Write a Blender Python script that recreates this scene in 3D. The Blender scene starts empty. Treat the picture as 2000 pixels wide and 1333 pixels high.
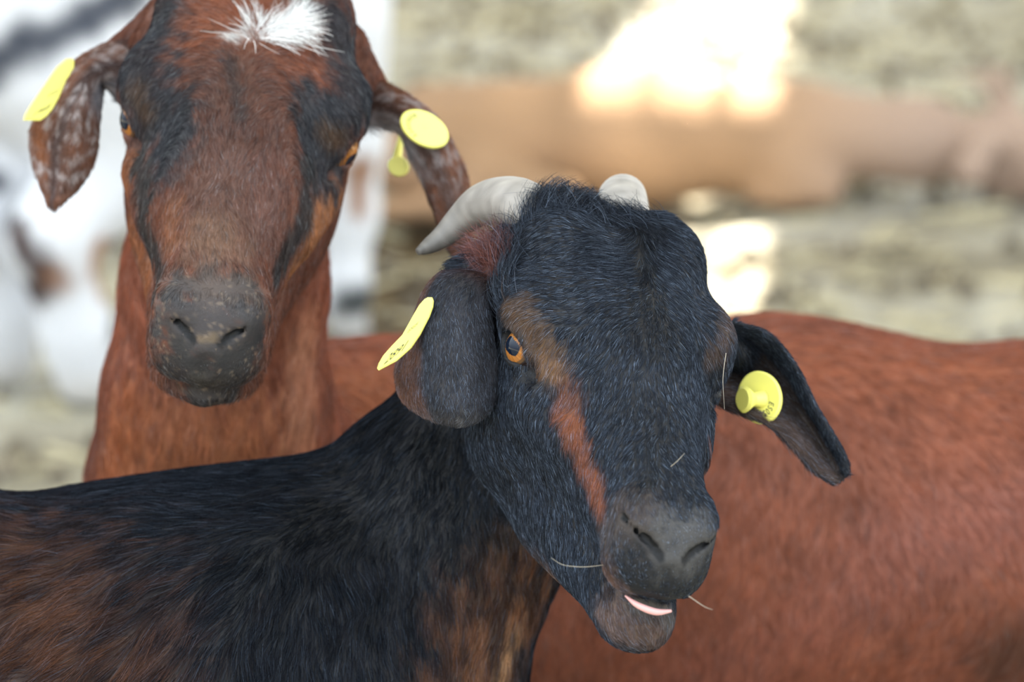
import bpy, math, random
import numpy as np
from mathutils import Vector, Matrix

rng = np.random.default_rng(7)
random.seed(7)
scene = bpy.context.scene
col = scene.collection

# ------------------------------------------------------------------ camera, sky, sun, exposure
CAM = np.array([0.0, -2.6, 1.45]); TGT = np.array([0.0, 0.0, 0.85]); FPX = 8004.0
FWD = (TGT - CAM) / np.linalg.norm(TGT - CAM)
RGT = np.array([1.0, 0, 0]); UPV = np.cross(RGT, FWD)
cd = bpy.data.cameras.new('camera'); cam = bpy.data.objects.new('camera', cd); col.objects.link(cam)
cam.location = CAM
cam.rotation_euler = Vector(FWD).to_track_quat('-Z', 'Y').to_euler()
cd.sensor_width = 36.0; cd.lens = FPX * 36.0 / 2000.0
cd.clip_start = 0.05; cd.clip_end = 200
cd.dof.use_dof = True; cd.dof.focus_distance = 2.66; cd.dof.aperture_fstop = 5.5
scene.camera = cam

w = bpy.data.worlds.new('sky'); scene.world = w; w.use_nodes = True
nt = w.node_tree; bg = nt.nodes['Background']
tcw = nt.nodes.new('ShaderNodeTexCoord'); sepw = nt.nodes.new('ShaderNodeSeparateXYZ'); rampw = nt.nodes.new('ShaderNodeValToRGB')
nt.links.new(tcw.outputs['Generated'], sepw.inputs[0]); nt.links.new(sepw.outputs['Z'], rampw.inputs[0])
rampw.color_ramp.elements[0].position = 0.0; rampw.color_ramp.elements[0].color = (0.30, 0.31, 0.32, 1)
rampw.color_ramp.elements[1].position = 0.55; rampw.color_ramp.elements[1].color = (0.78, 0.89, 1.0, 1)
nt.links.new(rampw.outputs['Color'], bg.inputs['Color']); bg.inputs['Strength'].default_value = 2.5

SUN_ELEV = math.radians(63); SUN_AZ = math.radians(12)      # stands behind the animals, a little to the right
sund = bpy.data.lights.new('sun', 'SUN'); sund.energy = 16.0; sund.angle = math.radians(0.53); sund.color = (1.0, 0.93, 0.80)
sun = bpy.data.objects.new('sun', sund); col.objects.link(sun)
SUN = np.array([math.cos(SUN_ELEV) * math.sin(SUN_AZ), math.cos(SUN_ELEV) * math.cos(SUN_AZ), math.sin(SUN_ELEV)])   # towards the sun
sun.rotation_euler = Vector(SUN).to_track_quat('Z', 'Y').to_euler()
sun.location = (3, 10, 12)
vs = scene.view_settings
vs.view_transform = 'Standard'; vs.look = 'None'; vs.gamma = 1.0; vs.use_curve_mapping = False
vs.exposure = 0.85
scene.cycles.max_bounces = 6; scene.cycles.diffuse_bounces = 3; scene.cycles.glossy_bounces = 2
scene.cycles.transmission_bounces = 3; scene.cycles.transparent_max_bounces = 4

FUR = 1.0        # share of the hairs that is built

# ------------------------------------------------------------------ helpers
def at(px, py, d):
    return CAM + FWD * d + RGT * ((px - 1000.0) / FPX * d) + UPV * ((666.5 - py) / FPX * d)

def project(P):
    q = P - CAM; z = q @ FWD
    return np.stack([1000 + FPX * (q @ RGT) / z, 666.5 - FPX * (q @ UPV) / z, z], -1)

def ground_at(px, py):
    d = at(px, py, 1.0) - CAM
    return CAM + d * (CAM[2] / -d[2])

def tag(o, label=None, cat=None, group=None, kind=None):
    if label: o['label'] = label
    if cat: o['category'] = cat
    if group: o['group'] = group
    if kind: o['kind'] = kind
    return o

def empty(name, loc):
    o = bpy.data.objects.new(name, None); o.location = loc; col.objects.link(o); o.empty_display_size = 0.1
    return o

def unit(v):
    return v / np.maximum(np.linalg.norm(v, axis=-1, keepdims=True), 1e-9)

def sstep(a, b, x):
    t = np.clip((x - a) / (b - a), 0, 1); return t * t * (3 - 2 * t)

class Noise:
    """smooth 3-D noise as a sum of waves, about -1..1"""
    def __init__(self, freq, seed, n=10):
        r = np.random.default_rng(seed)
        self.k = unit(r.normal(size=(n, 3))) * freq * r.uniform(.6, 1.6, (n, 1)) * 2 * math.pi
        self.p = r.uniform(0, 6.283, n); self.n = n
    def __call__(self, P):
        s = np.zeros(len(P))
        for k, p in zip(self.k, self.p): s += np.sin(P @ k + p)
        return s / math.sqrt(self.n) * .9

def mesh_obj(name, V, Fq, mats, parent=None, colors=None, smooth=True, mat_idx=None):
    """one mesh object from numpy vertices and a list or array of faces"""
    me = bpy.data.meshes.new(name)
    if isinstance(Fq, np.ndarray):
        n, k = Fq.shape
        me.vertices.add(len(V)); me.vertices.foreach_set('co', np.asarray(V, np.float32).ravel())
        me.loops.add(n * k); me.loops.foreach_set('vertex_index', Fq.astype(np.int32).ravel())
        me.polygons.add(n); me.polygons.foreach_set('loop_start', np.arange(0, n * k, k, dtype=np.int32))
        me.update(calc_edges=True)
    else:
        me.from_pydata([tuple(v) for v in V], [], [tuple(int(i) for i in f) for f in Fq])
    me.validate()
    if smooth: me.polygons.foreach_set('use_smooth', np.ones(len(me.polygons), bool))
    if not isinstance(mats, (list, tuple)): mats = [mats]
    for m in mats: me.materials.append(m)
    if mat_idx is not None: me.polygons.foreach_set('material_index', np.asarray(mat_idx, np.int32))
    if colors is not None:
        a = me.attributes.new('col', 'FLOAT_COLOR', 'POINT')
        a.data.foreach_set('color', np.concatenate([colors, np.ones((len(colors), 1))], 1).astype(np.float32).ravel())
    me.update()
    o = bpy.data.objects.new(name, me); col.objects.link(o)
    if parent is not None:
        o.parent = parent; o.matrix_parent_inverse = Matrix.Identity(4)
        p = parent; off = Vector((0, 0, 0))
        while p is not None:
            off += p.location; p = p.parent
        o.location = -off          # the mesh is in world metres
    return o

def vert_normals(V, Q):
    tri = np.concatenate([Q[:, [0, 1, 2]], Q[:, [0, 2, 3]]]) if Q.shape[1] == 4 else Q
    n = np.cross(V[tri[:, 1]] - V[tri[:, 0]], V[tri[:, 2]] - V[tri[:, 0]])
    N = np.zeros_like(V)
    for i in range(3):
        for c in range(3): N[:, c] += np.bincount(tri[:, i], n[:, c], len(V))
    return unit(N)

# ------------------------------------------------------------------ materials
def mat(name, base=(.5, .5, .5), rough=.6, spec=.4, attr=False):
    m = bpy.data.materials.new(name); m.use_nodes = True
    b = m.node_tree.nodes['Principled BSDF']
    b.inputs['Base Color'].default_value = (*base, 1); b.inputs['Roughness'].default_value = rough
    b.inputs['Specular IOR Level'].default_value = spec
    if attr:
        a = m.node_tree.nodes.new('ShaderNodeAttribute'); a.attribute_name = 'col'
        m.node_tree.links.new(a.outputs['Color'], b.inputs['Base Color'])
    return m

def add_noise_bump(m, scale, strength, dist=.002, detail=6):
    n = m.node_tree; b = n.nodes['Principled BSDF']
    t = n.nodes.new('ShaderNodeTexCoord'); x = n.nodes.new('ShaderNodeTexNoise'); x.inputs['Scale'].default_value = scale; x.inputs['Detail'].default_value = detail
    bp = n.nodes.new('ShaderNodeBump'); bp.inputs['Strength'].default_value = strength; bp.inputs['Distance'].default_value = dist
    n.links.new(t.outputs['Object'], x.inputs['Vector']); n.links.new(x.outputs['Fac'], bp.inputs['Height']); n.links.new(bp.outputs['Normal'], b.inputs['Normal'])
    return x

def hair_mat(name, rough=.38, gloss=.35, sheen=(.8, .85, .9, 1)):
    m = bpy.data.materials.new(name); m.use_nodes = True; n = m.node_tree
    for q in list(n.nodes):
        if q.type != 'OUTPUT_MATERIAL': n.nodes.remove(q)
    out = n.nodes['Material Output']
    a = n.nodes.new('ShaderNodeAttribute'); a.attribute_name = 'col'
    d = n.nodes.new('ShaderNodeBsdfDiffuse'); n.links.new(a.outputs['Color'], d.inputs['Color'])
    h = n.nodes.new('ShaderNodeBsdfHair'); h.component = 'Reflection'
    h.inputs['RoughnessU'].default_value = rough; h.inputs['RoughnessV'].default_value = .9
    h.inputs['Color'].default_value = sheen
    mx = n.nodes.new('ShaderNodeMixShader'); ml = n.nodes.new('ShaderNodeMath'); ml.operation = 'MULTIPLY'; ml.inputs[1].default_value = gloss
    n.links.new(a.outputs['Alpha'], ml.inputs[0]); n.links.new(ml.outputs[0], mx.inputs[0])      # each hair has its own gloss
    n.links.new(d.outputs[0], mx.inputs[1]); n.links.new(h.outputs[0], mx.inputs[2]); n.links.new(mx.outputs[0], out.inputs['Surface'])
    return m

M_skin = mat('hide', attr=True, rough=.62, spec=.3); add_noise_bump(M_skin, 350, .5, .0012)
M_far = mat('far_coat', attr=True, rough=.75, spec=.2); add_noise_bump(M_far, 60, .6, .01)
M_fur = hair_mat('fur_black', rough=.28, gloss=.046, sheen=(.58, .74, 1.0, 1))
M_fur_brown = hair_mat('fur_brown', rough=.34, gloss=.035)
M_horn = mat('horn', attr=True, rough=.5, spec=.35); add_noise_bump(M_horn, 120, .35, .0015)
M_eye = mat('eyeball', attr=True, rough=.06, spec=.28)
M_tag = mat('yellow_plastic', (.84, .77, .17), rough=.42, spec=.4)
M_ink = mat('black_ink', (.07, .075, .05), rough=.6, spec=.2)
M_ink_worn = mat('worn_ink', (.17, .17, .10), rough=.6, spec=.2)
M_pink = mat('pink_flesh', (.72, .36, .33), rough=.35, spec=.5)

# ------------------------------------------------------------------ signed distance modelling
class Frame:
    """x towards the picture's right, y along the muzzle, z out of the forehead"""
    def __init__(self, t, R, s):
        self.t = np.array(t); R = np.array(R)
        y = R[:, 1] / np.linalg.norm(R[:, 1]); z = R[:, 2] - y * (R[:, 2] @ y); z /= np.linalg.norm(z)
        x = np.cross(z, y); x = x if x @ R[:, 0] > 0 else -x
        self.R = np.stack([x, y, z], 1); self.s = s
    def spin(self, ax, deg):
        self.R = np.array(Matrix.Rotation(math.radians(deg), 3, Vector(ax))) @ self.R; return self
    def world(self, p): return self.t + self.s * (np.asarray(p) @ self.R.T)
    def local(self, P): return (P - self.t) @ self.R / self.s
WORLD = Frame((0, 0, 0), np.eye(3), 1.0); WORLD.R = np.eye(3)

class Field:
    def __init__(self, xs, ys, zs):
        self.ax = [np.asarray(a) for a in (xs, ys, zs)]
        self.F = np.full([len(a) for a in self.ax], .25, np.float32)
    def block(self, fr, c, R):
        wc = fr.world(c); R = R * fr.s
        sl = tuple(slice(max(0, np.searchsorted(a, wc[i] - R) - 1), min(len(a), np.searchsorted(a, wc[i] + R) + 1)) for i, a in enumerate(self.ax))
        X, Y, Z = (self.ax[0][sl[0]][:, None, None] - fr.t[0], self.ax[1][sl[1]][None, :, None] - fr.t[1], self.ax[2][sl[2]][None, None, :] - fr.t[2])
        Rm = fr.R / fr.s
        loc = [(X * Rm[0, i] + Y * Rm[1, i] + Z * Rm[2, i]).astype(np.float32) for i in range(3)]
        return sl, loc
    def put(self, fr, sl, d, k, op):
        d = d * fr.s; k = k * fr.s; f = self.F[sl]
        if op == 'sub':
            h = np.maximum(k - np.abs(f + d), 0) / k; self.F[sl] = np.maximum(f, -d) + h * h * k * .25
        else:
            h = np.maximum(k - np.abs(f - d), 0) / k; self.F[sl] = np.minimum(f, d) - h * h * k * .25
    def ell(self, fr, c, r, k=.02, op='add', rot=None):
        r = np.array(r, float); sl, (x, y, z) = self.block(fr, c, r.max() + 2 * k + .03)
        x, y, z = x - c[0], y - c[1], z - c[2]
        if rot is not None:      # rot: columns are the ellipsoid's axes in the frame
            x, y, z = [x * rot[0][i] + y * rot[1][i] + z * rot[2][i] for i in range(3)]
        k0 = np.sqrt((x / r[0]) ** 2 + (y / r[1]) ** 2 + (z / r[2]) ** 2)
        k1 = np.sqrt((x / r[0] ** 2) ** 2 + (y / r[1] ** 2) ** 2 + (z / r[2] ** 2) ** 2)
        self.put(fr, sl, k0 * (k0 - 1) / np.maximum(k1, 1e-6), k, op)
    def cap(self, fr, a, b, ra, rb, k=.02, op='add'):
        a, b = np.array(a, float), np.array(b, float)
        c = (a + b) / 2; sl, (x, y, z) = self.block(fr, c, np.linalg.norm(b - a) / 2 + max(ra, rb) + 2 * k + .02)
        d = b - a; L = d @ d
        h = np.clip(((x - a[0]) * d[0] + (y - a[1]) * d[1] + (z - a[2]) * d[2]) / L, 0, 1)
        q = np.sqrt((x - a[0] - h * d[0]) ** 2 + (y - a[1] - h * d[1]) ** 2 + (z - a[2] - h * d[2]) ** 2)
        self.put(fr, sl, q - (ra + (rb - ra) * h), k, op)
    def chain(self, fr, pts, rad, k=.02, op='add'):
        for a, b, ra, rb in zip(pts, pts[1:], rad, rad[1:]): self.cap(fr, a, b, ra, rb, k, op)
    def loft(self, fr, tab, k=.02, n=2.3, xo=None):
        """tab rows: y, top, bottom, half width, z of greatest width"""
        tab = np.array(tab, float); ys = np.linspace(tab[0, 0], tab[-1, 0], 300)
        cols = [np.interp(ys, tab[:, 0], tab[:, i]) for i in range(1, 5)]
        ker = np.exp(-np.linspace(-2, 2, 21) ** 2); ker /= ker.sum()
        cols = [np.convolve(np.pad(c, 10, mode='edge'), ker, 'valid') for c in cols]
        yc = (tab[0, 0] + tab[-1, 0]) / 2; zc = (tab[:, 1].max() + tab[:, 2].min()) / 2
        R = math.hypot((tab[-1, 0] - tab[0, 0]) / 2, max(tab[:, 1].max() - zc, .06)) + .06
        sl, (x, y, z) = self.block(fr, (0, yc, zc), R)
        t, b, w_, c = [np.interp(y, ys, q).astype(np.float32) for q in cols]
        if xo is not None: x = x - np.interp(y, *xo).astype(np.float32)
        z = z - c; hv = np.where(z > 0, t - c, c - b)
        f = ((np.abs(x) / w_) ** n + (np.abs(z) / np.maximum(hv, 1e-4)) ** n) ** (1 / n)
        rho = np.sqrt(x * x + z * z); d = np.where(f > 1e-3, rho * (1 - 1 / np.maximum(f, 1e-3)), -np.minimum(w_, hv))
        out = np.maximum(y - tab[-1, 0], tab[0, 0] - y); d = np.maximum(d, out)
        self.put(fr, sl, d, k, 'add')

def surface_nets(fld, smooth=3):
    F = fld.F; S = F < 0; nx, ny, nz = F.shape
    cnt = np.zeros((nx - 1, ny - 1, nz - 1), np.int8)
    for i in (0, 1):
        for j in (0, 1):
            for k in (0, 1): cnt += S[i:nx - 1 + i, j:ny - 1 + j, k:nz - 1 + k]
    act = (cnt > 0) & (cnt < 8); I, J, K = np.nonzero(act)
    idx = np.full(act.shape, -1, np.int32); idx[I, J, K] = np.arange(len(I))
    corners = [(i, j, k) for i in (0, 1) for j in (0, 1) for k in (0, 1)]
    val = {c: F[I + c[0], J + c[1], K + c[2]] for c in corners}
    acc = np.zeros((len(I), 3)); num = np.zeros(len(I))
    for c in corners:
        for a in range(3):
            if c[a] == 0:
                e = list(c); e[a] = 1; e = tuple(e); f0, f1 = val[c], val[e]; m = (f0 < 0) != (f1 < 0)
                t = np.where(m, f0 / np.where(m, f0 - f1, 1), 0)
                p = np.tile(np.array(c, float), (len(I), 1)); p[:, a] = t
                acc[m] += p[m]; num[m] += 1
    acc /= num[:, None]
    V = np.stack([fld.ax[a][q] + acc[:, a] * (fld.ax[a][q + 1] - fld.ax[a][q]) for a, q in enumerate((I, J, K))], 1)
    Q = []
    for a in range(3):
        b, c = (a + 1) % 3, (a + 2) % 3
        sh = [slice(None)] * 3; s0 = list(sh); s1 = list(sh); s0[a] = slice(0, -1); s1[a] = slice(1, None)
        ch = S[tuple(s0)] != S[tuple(s1)]
        P = np.stack(np.nonzero(ch), 1); ok = (P[:, b] > 0) & (P[:, c] > 0) & (P[:, b] < F.shape[b] - 1) & (P[:, c] < F.shape[c] - 1); P = P[ok]
        def cell(db, dc):
            q = P.copy(); q[:, b] += db; q[:, c] += dc; return idx[q[:, 0], q[:, 1], q[:, 2]]
        q = np.stack([cell(-1, -1), cell(0, -1), cell(0, 0), cell(-1, 0)], 1)
        ins = S[P[:, 0], P[:, 1], P[:, 2]]; q[~ins] = q[~ins][:, ::-1]; Q.append(q)
    Q = np.concatenate(Q); Q = Q[(Q >= 0).all(1)]
    E = np.concatenate([Q[:, [0, 1]], Q[:, [1, 2]], Q[:, [2, 3]], Q[:, [3, 0]]])
    for it in range(smooth):
        for lam in (.5, -.52):
            A = np.zeros_like(V); c = np.bincount(E[:, 0], minlength=len(V)) + np.bincount(E[:, 1], minlength=len(V))
            for k in range(3): A[:, k] = np.bincount(E[:, 0], V[E[:, 1], k], len(V)) + np.bincount(E[:, 1], V[E[:, 0], k], len(V))
            V = V + lam * (A / np.maximum(c, 1)[:, None] - V)
    return V, Q

def axis(lo, hi, f0, f1, fine, coarse):
    """grid lines: fine between f0 and f1, growing to coarse outside"""
    out = list(np.arange(f0, f1, fine)); s = fine; x = out[-1]
    while x < hi: s = min(s * 1.15, coarse); x += s; out.append(x)
    s = fine; x = f0; pre = []
    while x > lo: s = min(s * 1.15, coarse); x -= s; pre.append(x)
    return np.array(pre[::-1] + out)

# ------------------------------------------------------------------ goat head
def nostril_line(s, mw, up=0.0):
    s = s * 1.15 * mw ** .5; flat = .7 if up else 1.0
    pts = [(.0075, .2040, -.0300), (.0115, .201, -.0245), (.0170, .197, -.0195), (.0225, .190, -.0155), (.0275, .182, -.0130)]
    return [(s * x, y - up * (.3 if i == 0 else .5), -.0225 + up + (z + .0225) * flat) for i, (x, y, z) in enumerate(pts)]

def mouth_line(s, chin, zo):
    return [(chin * .6, .203, zo), (s * .014 + chin * .5, .194, zo - .0005), (s * .026 + chin * .3, .176, zo), (s * .034, .142, zo + .003), (s * .037, .112, zo + .008)]

def poly_dist(P, pts):
    pts = np.asarray(pts, float); best = np.full(len(P), 9.0)
    for a, b in zip(pts, pts[1:]):
        d = b - a; h = np.clip((P - a) @ d / (d @ d), 0, 1); best = np.minimum(best, np.linalg.norm(P - a - h[:, None] * d, axis=1))
    return best

def leather(hl, C, L, mw, chin, zo, nup=0.0, nr=1.0):
    """bare nose skin, black nostrils and lip line; the hair thins out towards them"""
    nd = np.minimum(poly_dist(hl, nostril_line(-1, mw, nup)), poly_dist(hl, nostril_line(1, mw, nup)))
    md = np.minimum(poly_dist(hl, mouth_line(-1, chin, zo)), poly_dist(hl, mouth_line(1, chin, zo)))
    m = sstep(.0064 * nr, .0042 * nr, nd)[:, None]; C[:] = C * (1 - m) + np.array([.004, .004, .0045]) * m
    m = sstep(.0045, .0018, md)[:, None] * .8; C[:] = C * (1 - m) + np.array([.006, .005, .005]) * m
    pad = sstep(.175, .190, hl[:, 1] - np.maximum(0, hl[:, 2] + .012) * .8) * sstep(-.058, -.044, hl[:, 2]) * sstep(.040, .030, np.abs(hl[:, 0]))
    L[:] = L * (1 - .5 * pad) * (1 - sstep(.008, .005, nd)); L[L < .0009] = 0

def head(fl, H, chin=0.0, bw=.076, mw=1.0, jaw=1.0, open_=0.0, lift=0.0, nup=0.0, nr=1.0):
    up = [(-.140, .000, -.035, .012, -.02), (-.132, .018, -.05, .03, -.02), (-.118, .046, -.07, .052, -.015), (-.09, .061, -.085, .067, -.012), (-.055, .063, -.092, .070, -.012),
          (-.015, .058, -.092, .067, -.012), (.02, .047, -.09, .063, -.015), (.055, .038, -.082, .056, -.02), (.09, .031, -.074, .0475 * mw, -.024), (.12, .024, -.068, .040 * mw, -.028),
          (.15, .015, -.065, .037 * mw, -.030), (.172, .006, -.063, .0355 * mw, -.032), (.188, -.003, -.061, .031 * mw, -.034), (.197, -.012, -.058, .023 * mw, -.036), (.202, -.019, -.053, .014, -.036), (.205, -.027, -.046, .005, -.036)]
    fl.loft(H, up, .015, 2.25)
    lo = [(-.085, -.05, -.10, .02, -.07), (-.07, -.045, -.132, .042, -.08), (-.03, -.04, -.152, .052, -.08), (.02, -.04, -.150, .049 * jaw, -.08), (.06, -.045, -.139, .042 * jaw, -.078),
          (.10, -.050, -.126, .036 * jaw, -.078), (.13, -.055, -.116, .033 * jaw, -.08), (.155, -.060, -.110, .031 * jaw, -.084), (.175, -.064, -.104, .0265 * jaw, -.086), (.188, -.068, -.099, .017, -.086), (.193, -.074, -.090, .005, -.084)]
    lo = [(y, t, b + lift * max(0, min(1, (y + .02) / .12)), w_, c + lift * .5 * max(0, min(1, (y + .02) / .12))) for y, t, b, w_, c in lo]
    lo = [(y, t - open_ * max(0, (y - .08) / .1), b - open_ * max(0, (y - .08) / .1), w_, c - open_ * max(0, (y - .08) / .1)) for y, t, b, w_, c in lo]
    fl.loft(H, lo, .014, 2.2, xo=([-.06, .06, .19], [0, chin * .6, chin]))
    for s in (-1, 1):
        fl.ell(H, (s * .055, -.006, .012), (.022, .027, .022), .02)              # orbit
        fl.ell(H, (s * (bw - .020), -.014, .026), (.018, .030, .014), .03)      # brow
        fl.cap(H, (s * .056, .03, -.022), (s * .045, .075, -.022), .012, .008, .025)   # cheek bone
        fl.ell(H, (s * .048, -.035, -.07), (.022, .045, .045), .03)             # cheek
        fl.ell(H, (s * .036, -.066, .052), (.027, .034, .022), .025)             # horn root swelling
        fl.ell(H, (s * .020 * mw, .174, -.012), (.014 * mw, .021, .016), .014)  # nostril wing
        fl.ell(H, (s * .016 * mw, .180, -.042), (.019 * mw, .018, .020), .014)  # upper lip
        # eye opening, lids
        fl.ell(H, (s * (bw - .0115), .009, .005), (.017, .0190, .0148), .006)
        fl.ell(H, (s * (bw + .0003), .0115, .0055), (.0125, .0158, .0084), .004, 'sub')
        fl.cap(H, (s * (bw - .009), .026, .001), (s * (bw - .022), .040, -.008), .0035, .002, .006, 'sub')   # tear duct
        # nostril slit: a comma
        fl.chain(H, nostril_line(s, mw, nup), [q * nr for q in (.0022, .0036, .0040, .0036, .0026)], .004 * nr, 'sub')
        # mouth line
        zo = -.0615 - open_ * .3
        fl.chain(H, mouth_line(s, chin, zo), [.0026, .0026, .0022, .0018, .0008], .004, 'sub')
    fl.cap(H, (0, .2065, -.032), (0, .2045, -.056), .0016, .0014, .004, 'sub')    # philtrum
    fl.ell(H, (0, .02, .046), (.028, .06, .012), .03)                            # nasal bridge
    fl.ell(H, (chin, .172, -.094 + lift), (.02, .016, .015), .012)                       # chin

def eyeball(name, parent, H, s, bw, look, sink=0.0):
    """sphere with a slot pupil in an amber iris"""
    c = np.array((s * (bw - .0135 - sink), .0100, .0050)); r = .0150
    n1, n2 = 96, 64
    V, cols = [], []
    ax = unit(np.array([s * .80, look[0], look[1]])); e1 = unit(np.array([0, 1.0, 0]) - ax * ax[1]); e2 = np.cross(ax, e1); e2 *= np.sign(e2[2])
    th = np.linspace(0, math.pi, n2); ph = np.linspace(0, 2 * math.pi, n1, endpoint=False)
    T, P = np.meshgrid(th, ph, indexing='ij')
    D = np.cos(T)[..., None] * ax + np.sin(T)[..., None] * (np.cos(P)[..., None] * e1 + np.sin(P)[..., None] * e2)
    bulge = 1 + .06 * sstep(.75, 0, T)[..., None]
    V = H.world(c + D.reshape(-1, 3) * r * bulge.reshape(-1, 1))
    u, v = (D @ e1).ravel(), (D @ e2).ravel(); rad = T.ravel()
    iris = np.array([.33, .125, .026]); streak = 1 + .25 * np.sin(P.ravel() * 23) * np.sin(P.ravel() * 7 + 1)
    C = iris * streak[:, None]
    C = np.where((rad > .78)[:, None], np.array([.10, .05, .02]), C)
    C = np.where((rad > .92)[:, None], np.array([.02, .012, .01]), C)
    pup = (np.abs(u) / .50) ** 3 + (np.abs(v) / .33) ** 3
    C = np.where((pup < 1)[:, None], np.array([.004, .008, .018]), C)
    Q = [];
    for i in range(n2 - 1):
        a = i * n1 + np.arange(n1); b = i * n1 + (np.arange(n1) + 1) % n1
        Q.append(np.stack([a, b, b + n1, a + n1], 1))
    return mesh_obj(name, V, np.concatenate(Q), M_eye, parent, C)

# ------------------------------------------------------------------ sheets (ears) and tubes (horns)
def catmull(P, n):
    P = np.asarray(P, float); m = len(P); t = np.linspace(0, m - 1, n); i = np.minimum(t.astype(int), m - 2); f = (t - i).reshape([-1] + [1] * (P.ndim - 1))
    g = lambda q: P[np.clip(q, 0, m - 1)]
    p0, p1, p2, p3 = g(i - 1), g(i), g(i + 1), g(i + 2)
    p0 = np.where((i == 0).reshape(f.shape), 2 * p1 - p2, p0); p3 = np.where((i == m - 2).reshape(f.shape), 2 * p2 - p1, p3)
    return .5 * (2 * p1 + (p2 - p0) * f + (2 * p0 - 5 * p1 + 4 * p2 - p3) * f ** 2 + (3 * p1 - p0 - 3 * p2 + p3) * f ** 3)

def sheet(rows, nu, nv, thick):
    """rows x cols control points -> closed solid sheet; returns V, Q, and the grid uv of each vertex"""
    G = catmull(np.asarray(rows, float), nu); G = np.swapaxes(catmull(np.swapaxes(G, 0, 1), nv), 0, 1)
    du = np.gradient(G, axis=0); dv = np.gradient(G, axis=1); N = unit(np.cross(du, dv))
    if (N.mean((0, 1)) @ FWD) > 0: N = -N                     # front side looks at the camera
    uu, vv = np.meshgrid(np.linspace(0, 1, nu), np.linspace(0, 1, nv), indexing='ij')
    edge = np.minimum(np.minimum(vv, 1 - vv) * nv, (1 - uu) * nu) ; th = thick * np.sqrt(np.clip(edge / 3.0, .06, 1))
    top = G + N * th[..., None] * .5; bot = G - N * th[..., None] * .5
    V = np.concatenate([top.reshape(-1, 3), bot.reshape(-1, 3)]); n = nu * nv
    ix = np.arange(n).reshape(nu, nv)
    a, b, c, d = ix[:-1, :-1].ravel(), ix[1:, :-1].ravel(), ix[1:, 1:].ravel(), ix[:-1, 1:].ravel()
    f = np.stack([a, b, c, d], 1)
    nf = np.cross(V[f[:, 1]] - V[f[:, 0]], V[f[:, 2]] - V[f[:, 0]]).mean(0)
    if nf @ N.mean((0, 1)) < 0: f = f[:, ::-1]
    g = f[:, ::-1] + n
    ring = np.concatenate([ix[:, 0], ix[-1, 1:], ix[-2::-1, -1], ix[0, -2:0:-1]]); nx_ = np.roll(ring, -1)
    s = np.stack([ring, nx_, nx_ + n, ring + n], 1)
    cen = V.mean(0); k = np.cross(V[s[:, 1]] - V[s[:, 0]], V[s[:, 3]] - V[s[:, 0]])
    if (k * (V[s[:, 0]] - cen)).sum() < 0: s = s[:, ::-1]
    UV = np.concatenate([np.stack([uu.ravel(), vv.ravel(), np.ones(n)], 1), np.stack([uu.ravel(), vv.ravel(), np.zeros(n)], 1)])
    return V, np.concatenate([f, g, s]), UV

def tube(pts, rad, n=28, m=40):
    P = catmull(np.asarray(pts, float), m); r = catmull(np.asarray(rad, float)[:, None], m)[:, 0]
    T = unit(np.gradient(P, axis=0)); u = unit(np.cross(T[0], (0.3, .1, 1.0))); V = []
    for i in range(m):
        u = unit(u - T[i] * (u @ T[i])); v = np.cross(T[i], u); a = np.linspace(0, 2 * math.pi, n, endpoint=False)
        V.append(P[i] + r[i] * (np.cos(a)[:, None] * u + np.sin(a)[:, None] * v))
    V = np.concatenate(V + [P[:1], P[-1:]]); Q = []
    for i in range(m - 1):
        a = i * n + np.arange(n); b = i * n + (np.arange(n) + 1) % n; Q += list(zip(a, a + n, b + n, b))
    e = m * n
    Q += [(e, i, (i + 1) % n) for i in range(n)] + [(e + 1, (m - 1) * n + (i + 1) % n, (m - 1) * n + i) for i in range(n)]
    return V, [q[::-1] for q in Q]

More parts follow.
